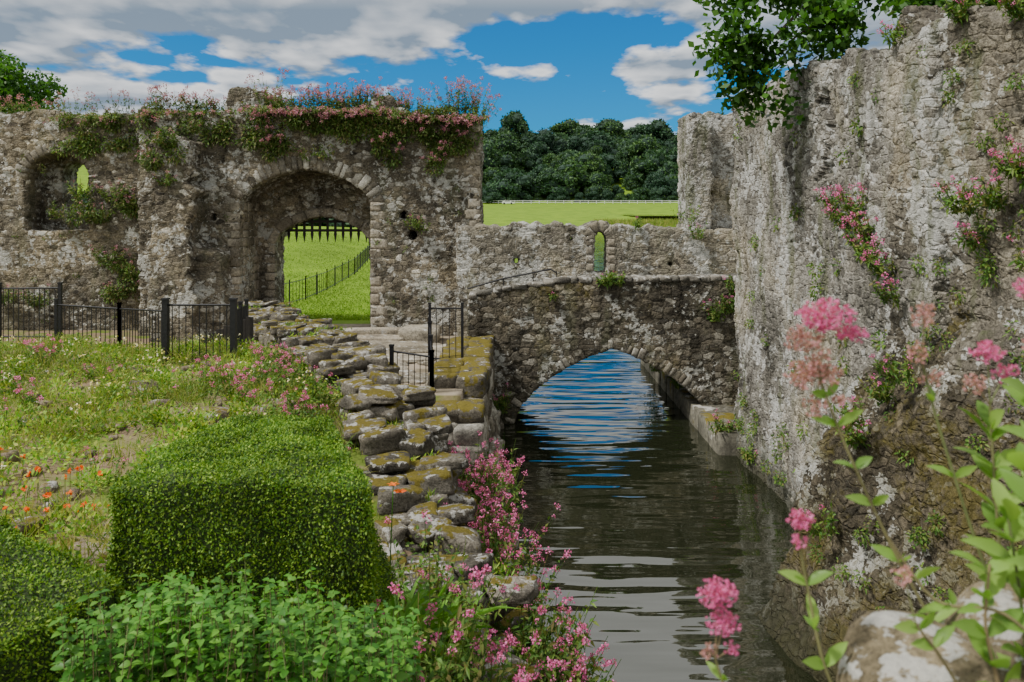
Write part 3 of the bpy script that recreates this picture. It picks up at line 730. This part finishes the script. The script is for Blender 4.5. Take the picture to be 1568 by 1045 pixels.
for i in range(70):
    y=rng.uniform(6.6,8.9);z=rng.uniform(1.0,6.8);k=(9.35-y)/1.8
    bushy(q,(4.40+k*.42-.4*max(3.9-z,0),y,z),(.07,.12,.09),rng.integers(25,90),.045)
q.obj('wall_valerian',[M_val,M_pink])
q=Q()
for i in range(50):
    y=rng.uniform(8.0,13.);x=np.interp(y,[8,11,13],[-.15,-.5,-.45])+rng.uniform(-.2,.25)
    val(q,(x,y,max(gh(x,y),.2)+.15),11,rng.uniform(.5,.95),.35,.6,1.3,leafL=.08,nl=18,fn=20,lean=(.12,-.1,0))
for i in range(34):
    y=rng.uniform(5.0,7.4);x=rng.uniform(-.9,.35)
    val(q,(x,y,max(gh(x,y),.3)-.05),12,rng.uniform(.5,.85),.35,.22,1.1,leafL=.08,nl=24,fn=30,lean=(.15,-.1,0))
for i in range(24):
    y=rng.uniform(5.6,7.4);x=rng.uniform(.05,.38)
    val(q,(x,y,rng.uniform(.5,1.1)),12,rng.uniform(.5,.8),.35,.3,1.1,leafL=.08,nl=22,fn=30,lean=(.3,-.1,0))
for i in range(12):
    y=rng.uniform(3.6,4.8);x=rng.uniform(-.75,-.1)
    val(q,(x,y,2.2+rng.uniform(-.2,.1)-.4*(x>-.3)),12,rng.uniform(.5,.8),.3,.35,1.,leafL=.07,nl=22,fn=40)
for i in range(90):
    y=rng.uniform(4.4,8);x=rng.uniform(-.9,.35);bushy(q,(x,y,max(gh(x,y),.3)+.15),(.3,.3,.28),170,.06)
for i in range(50):
    y=rng.uniform(8,13);x=rng.uniform(-.8,-.1);bushy(q,(x,y,max(gh(x,y),.2)+.05),(.25,.3,.2),120,.07)
q.obj('bank_valerian',[M_val,M_pink])
q=Q()
for i in range(36):
    y=rng.uniform(8.2,13.8);x=rwx(y)-.75-rng.uniform(0,.9)
    val(q,(x,y,gh(x,y)),9,rng.uniform(.25,.42),.35,.38,1.,leafL=.07,nl=18,fn=22)
for (x,y) in [(-7.6,12.8),(-7.3,12.5),(-4.0,11.2),(-4.3,11.5),(-3.7,10.6),(-3.4,10.1),(-5.9,9.8),(-3.6,12)]:
    val(q,(x,y,gh(x,y)),10,.4,.3,.6,1.2,leafL=.07,nl=16,fn=24)
for i in range(18):
    y=rng.uniform(7,13);x=rng.uniform(-8,rwx(y)-1.4)
    val(q,(x,y,gh(x,y)),7,rng.uniform(.25,.45),.3,.3,.9,leafL=.06,nl=12,fn=18)
q.obj('garden_valerian',[M_val,M_pink])
q=Q()
N=125000
y=4.9+(16.5-4.9)*rng.random(N)**1.25;x=-13+13*rng.random(N)
ok=(x<rwx(y)-.35)&(x>-.72*y-1)
x=x[ok];y=y[ok]
d1=np.array([nz(a,b,.9,3.) for a,b in zip(x,y)]);d2=np.array([nz(a,b,1.7,8.) for a,b in zip(x,y)])
ok=(rng.random(len(x))<np.clip(.62+2.3*d1,.06,1));x=x[ok];y=y[ok];d1=d1[ok];d2=d2[ok];n=len(x)
P=np.stack([x,y,gh(x,y)-.01],1);hgt=(.07+.2*np.clip(d1+.4,0,1)**1.5)*rng.uniform(.4,1.5,n)
isg=rng.random(n)<np.clip(.5+1.6*d2,.1,.9)
D=rng.normal(size=(n,3))*.45;D[:,2]=1
q.add(*leafq(P[isg],D[isg],hgt[isg]*1.35,.010,droop=.12),0)
w=~isg;m=w.sum();Pw=P[w].copy();Pw[:,2]+=hgt[w]*rng.random(m);D=rng.normal(size=(m,3));D[:,2]=abs(D[:,2])*.5+.15
q.add(*leafq(Pw,D,rng.uniform(.03,.075,m),rng.uniform(.018,.04,m),up=(0,-.2,1)),1)
q.obj('garden_grass',[M_grass,M_weed])
q=Q()
for i in range(270):
    y=rng.uniform(5.2,14.5);x=rng.uniform(-10,rwx(y)-.6)
    if nz(x,y,.5,5)<-.1: continue
    z=gh(x,y);k=40;D=rng.normal(size=(k,3))*.5;D[:,2]=1
    q.add(*leafq(np.array([x,y,z])+rng.normal(size=(k,3))*np.array([.05,.05,0]),D,rng.uniform(.2,.5,k),.009,droop=.3),0)
for i in range(150):
    y=rng.uniform(5.5,14);x=rng.uniform(-9,rwx(y)-.7);z=gh(x,y);r=rng.uniform(.12,.32);k=190
    u=nrm(rng.normal(size=(k,3)));u[:,2]=abs(u[:,2]);p=np.array([x,y,z])+u*r*rng.random((k,1))**.35
    q.add(*leafq(p,u+rng.normal(size=(k,3))*.5,rng.uniform(.03,.07,k),rng.uniform(.02,.035,k),up=(0,-.2,1)),1)
    if rng.random()<.35:
        k=10;p=np.array([x,y,z])+np.stack([rng.normal(size=k)*r*.7,rng.normal(size=k)*r*.7,r+rng.random(k)*.12],1)
        for j in range(3): q.add(*leafq(p,rng.normal(size=(k,3)),.03,.03,up=(0,0,1)),2)
for i in range(36):
    x=rng.uniform(-4.9,-3.2);y=rng.uniform(5.6,7.2);z=gh(x,y)+rng.uniform(.15,.3)
    q.add(*tube([(x,y,z-.3),(x,y,z)],.003,.003,3),0)
    k=7;q.add(*leafq(np.array([[x,y,z]]*k),rng.normal(size=(k,3))+np.array([0,0,.5]),.03,.035,up=(0,0,1)),3)
q.obj('wildflower_weeds',[M_grass,M_weed,M_yel,M_orange])
q=Q()
for (cx,cy,cz,n) in [(-.85,5.9,1.75,60),(-.65,6.2,1.6,40),(-.8,5.4,1.9,40)]:
    D=rng.normal(size=(n,3))*.5;D[:,2]=1.
    q.add(*leaf8(np.array([cx,cy,cz])+rng.normal(size=(n,3))*np.array([.12,.12,.02]),D,rng.uniform(.6,.95,n),.035,droop=.45,up=(0,-1,.3)),0)
q.add(*tube([(-.9,5.9,1.8),(-.9,5.9,2.45),(-.88,5.9,2.95)],.006,.004,4),0)
for k in range(2):
    q.add(*leaf8(np.array([[-.88+.05*k,5.9,2.95-.05*k]]*6),nrm(np.array([[math.cos(a),math.sin(a),.6] for a in np.arange(6)*1.047])),.06,.025,droop=.3),1)
q.obj('day_lily',[M_lily,M_orange])
# clipped hedges
def hedge(name,c,h,r,rz,n,deform,wv=1.):
    q=Q()
    R=np.array(Matrix.Rotation(rz,3,'Z'));h=np.array(h)
    def surf(p,off=0.):
        qq=np.clip(p,-(h-r),h-r);nn=nrm(p-qq);s=qq+nn*(r+off)
        s=s+wv*nn*(.020*np.sin(s[:,0:1]*6+s[:,1:2]*5)+.014*np.sin(s[:,2:3]*9+s[:,0:1]*8+1)+.010*np.sin(s[:,1:2]*17-s[:,0:1]*13))
        s=deform(s,h);return s@R.T+np.array(c),nn@R.T
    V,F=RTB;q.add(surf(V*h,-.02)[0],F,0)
    ar=np.array([h[1]*h[2]]*2+[h[0]*h[2]]*2+[h[0]*h[1]*1.]*2);ar[5]=0;f=rng.choice(6,n,p=ar/ar.sum())
    p=rng.uniform(-1,1,(n,3));ax=f//2;p[np.arange(n),ax]=np.where(f%2==0,1,-1)
    P,Nn=surf(p*h,0.)
    P=P+Nn*(rng.uniform(-.03,.010,(n,1))+.006*rng.normal(size=(n,1)))
    D=Nn*.35+rng.normal(size=(n,3))*.6
    q.add(*leafq(P,D,rng.uniform(.012,.026,n),rng.uniform(.008,.014,n),up=Nn,upn=.5),1)
    q.obj(name,[M_hcore,M_hedge],True)
def df1(s,h):
    s=s.copy();b=np.clip((s[:,1]+h[1])/(2*h[1]),0,1);t=np.clip((s[:,2]+h[2])/(2*h[2]),0,1)
    s[:,0]=s[:,0]*(1-.50*t*b)-.10*t*b
    s[:,2]+=.02*b*t-.10*np.clip(s[:,0]-.1,0,1)*t-.08*np.clip(-s[:,0]-.3,0,1)*t
    return s
hedge('clipped_hedge',(-1.60,5.20,2.86),(.76,.66,.60),.06,.05,145000,df1,1.)
def df2(s,h):
    s=s.copy();s[:,2]-=.25*np.clip(s[:,0],-1,1);return s
hedge('clipped_hedge',(-2.95,3.75,2.74),(.72,.72,.50),.08,-.35,110000,df2,1.)
q=Q()
for i in range(420):
    x=rng.uniform(-1.95,-.5);y=rng.uniform(3.35,4.3)
    zt=2.93+(4.3-y)*.33+.07*rng.normal()-.35*max(0,x+1.0)-.05*math.sin(x*5);H=rng.uniform(.5,.75)
    t_=np.array([x,y,zt]);b=t_-np.array([rng.normal()*.06,rng.normal()*.06,H])
    q.add(*tube([b,(b+t_)/2,t_],.004,.002,3),1)
    k=16;t=np.repeat(np.linspace(.3,1,k//2),2)[:,None];P=b*(1-t)+t_*t;a=rng.uniform(0,6.28)+np.arange(k)*math.pi+np.repeat(np.arange(k//2),2)*1.4
    D=np.stack([np.cos(a),np.sin(a),np.full(k,.25)],1)
    q.add(*leaf8(P,D,rng.uniform(.05,.085,k)*(1.15-.5*t[:,0]),.042*(1.1-.4*t[:,0]),droop=.35),0)
q.obj('nettle_bush',[M_nettle,M_fgstem],True)
# ------------------------------------------------------------------ foreground valerian
def floret_head(q,c,r,n,m=2,sz=.0062):
    c=np.array(c);u=nrm(rng.normal(size=(n,3)))*np.array(r)*rng.random((n,1))**.35
    for k in range(5):
        q.add(*leafq(c+u,rng.normal(size=(n,3))*.9+nrm(u),sz,sz*.8),m)
    q.add(*leafq(c+u*.75,-u+rng.normal(size=(n,3))*.002,.008,.003),m)
def stem(q,pts,heads=(),r=.0035,lf=6,L=.06,t0=.05,t1=.8):
    pts=np.array(pts,float)
    tt=np.linspace(0,1,len(pts)*5);sm=np.stack([np.interp(tt,np.linspace(0,1,len(pts)),pts[:,i]) for i in range(3)],1)
    for _ in range(4): sm[1:-1]=(sm[:-2]+sm[1:-1]*2+sm[2:])/4
    q.add(*tube(sm,r,r*.6,7),1)
    for t in np.linspace(t0,t1,lf):
        i=int(t*(len(sm)-1));c=sm[i];a=rng.uniform(0,6.28)
        T=nrm(sm[min(i+1,len(sm)-1)]-sm[max(i-1,0)])
        for s in(0,math.pi):
            D=np.array([math.cos(a+s),math.sin(a+s)*.6,0])+T*.7+np.array([0,0,.1])
            q.add(*leaf8(c[None],D[None],L*rng.uniform(.75,1.25),L*.36,droop=.25,up=(0,-.6,.8)),0)
            D2=D+rng.normal(size=3)*.3;q.add(*leaf8(c[None],D2[None],L*.45,L*.16,droop=.1),0)
    for (c,rr,n,mm) in heads:
        floret_head(q,c,rr,n,mm)
        e=sm[-1];q.add(*tube([e,(e+np.array(c))/2,c],.0016,.001,5),1)
q=Q()
stem(q,[(.86,1.5,4.1),(.72,1.5,4.35),(.62,1.5,4.57),(.58,1.5,4.68)],[((.59,1.5,4.80),(.055,.035,.03),230,2),((.545,1.5,4.755),(.03,.02,.025),80,3),((.64,1.5,4.765),(.03,.02,.015),60,2),((.55,1.5,4.69),(.035,.02,.03),90,3),((.60,1.5,4.69),(.022,.02,.02),35,3),((.57,1.5,4.63),(.022,.02,.02),35,3),((.62,1.5,4.64),(.015,.02,.01),18,3),((.575,1.5,4.72),(.022,.02,.05),80,3)],lf=7,L=.055,t1=.9)
stem(q,[(.46,1.45,3.9),(.42,1.45,4.0),(.39,1.45,4.12),(.37,1.45,4.18)],[((.375,1.45,4.30),(.036,.025,.026),150,2),((.385,1.45,4.245),(.03,.025,.022),80,2),((.36,1.45,4.195),(.014,.012,.012),16,3),((.4,1.45,4.20),(.014,.012,.012),14,2)],lf=2,L=.04)
stem(q,[(.66,1.45,4.0),(.57,1.45,4.15),(.54,1.45,4.3),(.525,1.45,4.38)],[((.525,1.45,4.435),(.026,.018,.016),55,2),((.522,1.45,4.395),(.015,.012,.01),18,2)],lf=5,L=.065,t1=.75)
stem(q,[(.98,1.5,4.1),(.88,1.5,4.35),(.80,1.5,4.6),(.775,1.5,4.7)],[((.775,1.5,4.80),(.028,.02,.024),50,3),((.765,1.5,4.73),(.02,.02,.02),30,3),((.79,1.5,4.68),(.02,.02,.02),20,3)],lf=4,L=.05)
stem(q,[(.96,1.55,4.2),(.94,1.55,4.45),(.93,1.55,4.62)],[((.925,1.55,4.72),(.034,.02,.02),80,2),((.96,1.55,4.68),(.024,.02,.02),40,2),((.90,1.55,4.66),(.02,.02,.02),30,3)],lf=9,L=.085,t1=.9)
stem(q,[(1.05,1.5,4.25),(1.0,1.5,4.5),(.97,1.5,4.7)],[((.965,1.5,4.85),(.02,.02,.02),50,2),((.985,1.5,4.74),(.022,.02,.02),30,3)],lf=9,L=.09,t1=.9)
stem(q,[(.9,1.3,4.25),(.8,1.3,4.35),(.7,1.32,4.34),(.62,1.32,4.46)],[],lf=5,L=.05)
stem(q,[(.86,1.32,4.2),(.84,1.32,4.38),(.82,1.32,4.5)],[],lf=7,L=.09,t1=.95)
stem(q,[(.92,1.3,4.2),(.88,1.3,4.4),(.83,1.3,4.6)],[],lf=8,L=.09,t1=.95)
stem(q,[(.80,1.3,4.2),(.77,1.3,4.32),(.78,1.3,4.42)],[],lf=5,L=.08,t1=.95)
stem(q,[(.6,1.2,3.95),(.55,1.2,4.05),(.52,1.2,4.13)],[],lf=4,L=.075,t1=.95)
stem(q,[(.80,1.3,4.1),(.70,1.3,4.27),(.66,1.3,4.32)],[((.64,1.3,4.40),(.02,.02,.015),22,3)],lf=4,L=.06,t1=.95)
M_seed=leaf_mat('seed_bract',[(.34,.22,.14),(.55,.27,.28),(.62,.34,.38)],.3,10,patch=.2)
q.obj('foreground_valerian',[M_fgleaf,M_fgstem,M_pink,M_seed],True)
# ------------------------------------------------------------------ trees
def crown(q,blobs,ls,m=1,hole=.0,fr=1.):
    for (c,r,n) in blobs:
        c=np.array(c);r=np.array(r if hasattr(r,'__len__') else (r,r,r))
        u=nrm(rng.normal(size=(n,3)));P=c+u*r*rng.random((n,1))**.45
        if hole: P=P[np.array([noise.noise(Vector(p*fr))>hole-.35 for p in P])]
        k=len(P);D=rng.normal(size=(k,3))+np.array([0,0,-.2])
        q.add(*leafq(P,D,ls*rng.uniform(.6,1.2,k),ls*.75*rng.uniform(.7,1.1,k),up=(0,0,1),upn=.8),m)
q=Q()
q.add(*tube([(8.8,13.5,1.4),(8.6,13.4,4),(8.2,13.2,7),(7.6,13,9.5),(7.2,12.8,11)],.3,.1,10),0)
for l in ([(8.2,13.2,7.2),(6.8,12.9,8.6),(5.5,12.6,8.7),(4.4,12.4,8.0),(3.7,12.3,7.3)],[(7.9,13.1,8.),(6.5,12.3,8.4),(5.6,11.8,7.9)],[(7.6,13,9.3),(5.8,12.6,9.6),(4.,12.4,9.2),(3.2,12.3,8.5)],[(5.5,12.6,8.7),(4.6,12.5,9.2),(3.5,12.4,9.)],[(8.4,13,7.5),(8.6,11.5,8.),(8.4,10.,8.3)],[(6.8,12.9,8.6),(5.2,12.2,8.25),(4.3,12.2,7.6)]):
    q.add(*tube(l,.07,.015,6),0)
bl=[]
for (cx,cy,cz) in [(3.55,12.3,7.9),(3.9,12.4,7.3),(4.2,12.2,7.7),(3.3,12.4,8.5),(4.0,12.3,8.3),(3.6,12.2,6.9),(4.3,12.4,8.8),(4.05,12.3,6.6),(4.9,12.5,9.0),(3.5,12.4,9.1),(3.3,12.3,7.4),(4.5,12.3,8.2),(3.8,12.3,7.6),(4.9,12.3,8.0),(4.35,12.3,7.1),(5.4,12.3,8.3),(5.0,12.2,7.6)]:
    bl.append(((cx,cy,cz),(.54,.4,.46),300))
for i in range(26):
    bl.append(((rng.uniform(4.8,9.5),rng.uniform(11.5,14),rng.uniform(8.5,10.3)),(.6,.6,.4),230))
for i in range(38): bl.append(((rng.uniform(5.0,8.6),rng.uniform(10.8,12.5),rng.uniform(7.7,8.5)),(.42,.4,.3),160))
for i in range(14): bl.append(((rng.uniform(3.2,8),rng.uniform(12,14),rng.uniform(9.5,12)),(.9,.9,.7),260))
crown(q,bl,.15,hole=.18,fr=1.6)
q.obj('overhanging_tree',[M_bark,M_ivy])
q=Q()
for (tx,ty,tz) in [(-26.5,41,9.3),(-33,46,9.)]:
    q.add(*tube([(tx,ty,1.3),(tx+.3,ty,6),(tx,ty,11)],.4,.1,8),0)
    for i in range(22):
        u=nrm(rng.normal(size=3));c=np.array([tx,ty,tz])+u*np.array([3.2,3.,3.2])*rng.random()**.3
        q.add(*tube([(tx+.2,ty,6.5),tuple((c+np.array([tx,ty,7]))/2),tuple(c)],.1,.02,5),0)
        crown(q,[(c,(1.2,1.2,.95),600)],.26)
q.obj('broadleaf_tree',[M_bark,M_ivy])
wood=bpy.data.objects.new('distant_woodland',None);link(wood)
vars_=[]
for v in range(6):
    q=Q();q.add(*tube([(0,0,-1),(0,0,5)],.5,.3,6),0)
    H=rng.uniform(10,17);sp_=rng.uniform(4.4,6.5)
    for i in range(24):
        a=rng.uniform(0,6.28);t=rng.random();r=sp_*math.sqrt(max(.05,1-(1.7*t-.6)**2))*rng.uniform(.35,1)
        c=np.array([math.cos(a)*r,math.sin(a)*r,1.5+t*(H-3.5)]);rr=rng.uniform(1.3,2.7)
        rock(q,c,(rr*.85,rr*.85,rr*.7),0,0,.1,2,RT3)
        n=150;u=nrm(rng.normal(size=(n,3)));P=c+u*np.array([rr,rr,rr*.85])*rng.uniform(.85,1.1,(n,1))
        q.add(*leafq(P,u+rng.normal(size=(n,3))*.8,rng.uniform(.5,1.1,n),rng.uniform(.4,.8,n),up=u,upn=.6),1)
    o=q.obj('woodland_tree',[M_farcore,M_far],False,wood);vars_.append(o.data);o.location=(-60+v*9,330,float(gh(-60+v*9,330)))
def wt(x,y,s):
    o=bpy.data.objects.new('woodland_tree',vars_[rng.integers(6)]);o.location=(x,y,float(gh(x,y))-.8)
    o.scale=(s*rng.uniform(.85,1.4),s,s*rng.uniform(.75,1.1));o.rotation_euler=(0,0,rng.uniform(0,6.28));link(o,wood)
for row,yy_ in enumerate(np.arange(308,490,13)):
    for x in np.arange(-130,170,9.):
        if row>2 and (x<-60 or x>130): continue
        wt(x+rng.normal()*3.5,yy_+rng.normal()*4,rng.choice([.55,.8,1.05,1.45],p=[.3,.3,.25,.15]))
for x in np.arange(-60,110,5.): wt(x+rng.normal(),301+rng.normal()*2,rng.uniform(.28,.5))
for x in np.arange(-90,-12,6.): wt(x,125+rng.normal()*6,rng.uniform(.6,.9))
q=Q()
for x in np.arange(-20,75,3.):
    z=float(gh(x,292));q.add(*box((x,292,z+.6),(.08,.08,.65)))
    for zz_ in(.5,1.1): q.add(*box((x+1.5,292.1,z+zz_),(1.5,.04,.09)))
q.obj('white_rail_fence',[M_white])
q=Q();cz=float(gh(-1.5,285))
prof=[(-2.1,.35),(2.1,.35),(2.15,.8),(1.3,.95),(.7,1.45),(-1.1,1.5),(-1.8,1.0),(-2.15,.9)]
n=len(prof);V=[(a-1.5,285+s*.85,cz+b) for s in(-1,1) for a,b in prof]
F=[[i,(i+1)%n,n+(i+1)%n,n+i] for i in range(n)]+[[0,1,2,7],[7,2,3,6],[6,3,4,5],[n,n+7,n+2,n+1],[n+7,n+6,n+3,n+2],[n+6,n+5,n+4,n+3]]
q.add(V,F,0)
q.add(*box((-1.7,285,cz+1.2),(.95,.87,.16)),1)
for a in(-1.3,1.3): 
    th=np.arange(12)*math.pi/6
    V=[(a-1.5+.34*math.cos(t),285+s*.9,cz+.34+.34*math.sin(t)) for s in(-1,1) for t in th]
    q.add(V,[[i,(i+1)%12,12+(i+1)%12,12+i] for i in range(12)]+[[0,1,2,3],[0,3,4,5],[0,5,6,7],[0,7,8,9],[0,9,10,11]],2)
q.obj('parked_car',[M_white,M_glass,M_tyre])
q=Q();n=9000
x=rng.uniform(18,60,n);y=rng.uniform(166,178,n);D=rng.normal(size=(n,3))*.2;D[:,2]=1
q.add(*leafq(np.stack([x,y,gh(x,y)],1),D,rng.uniform(.6,1.5,n),.1))
q.obj('shore_reeds',[M_grass])
print('done')
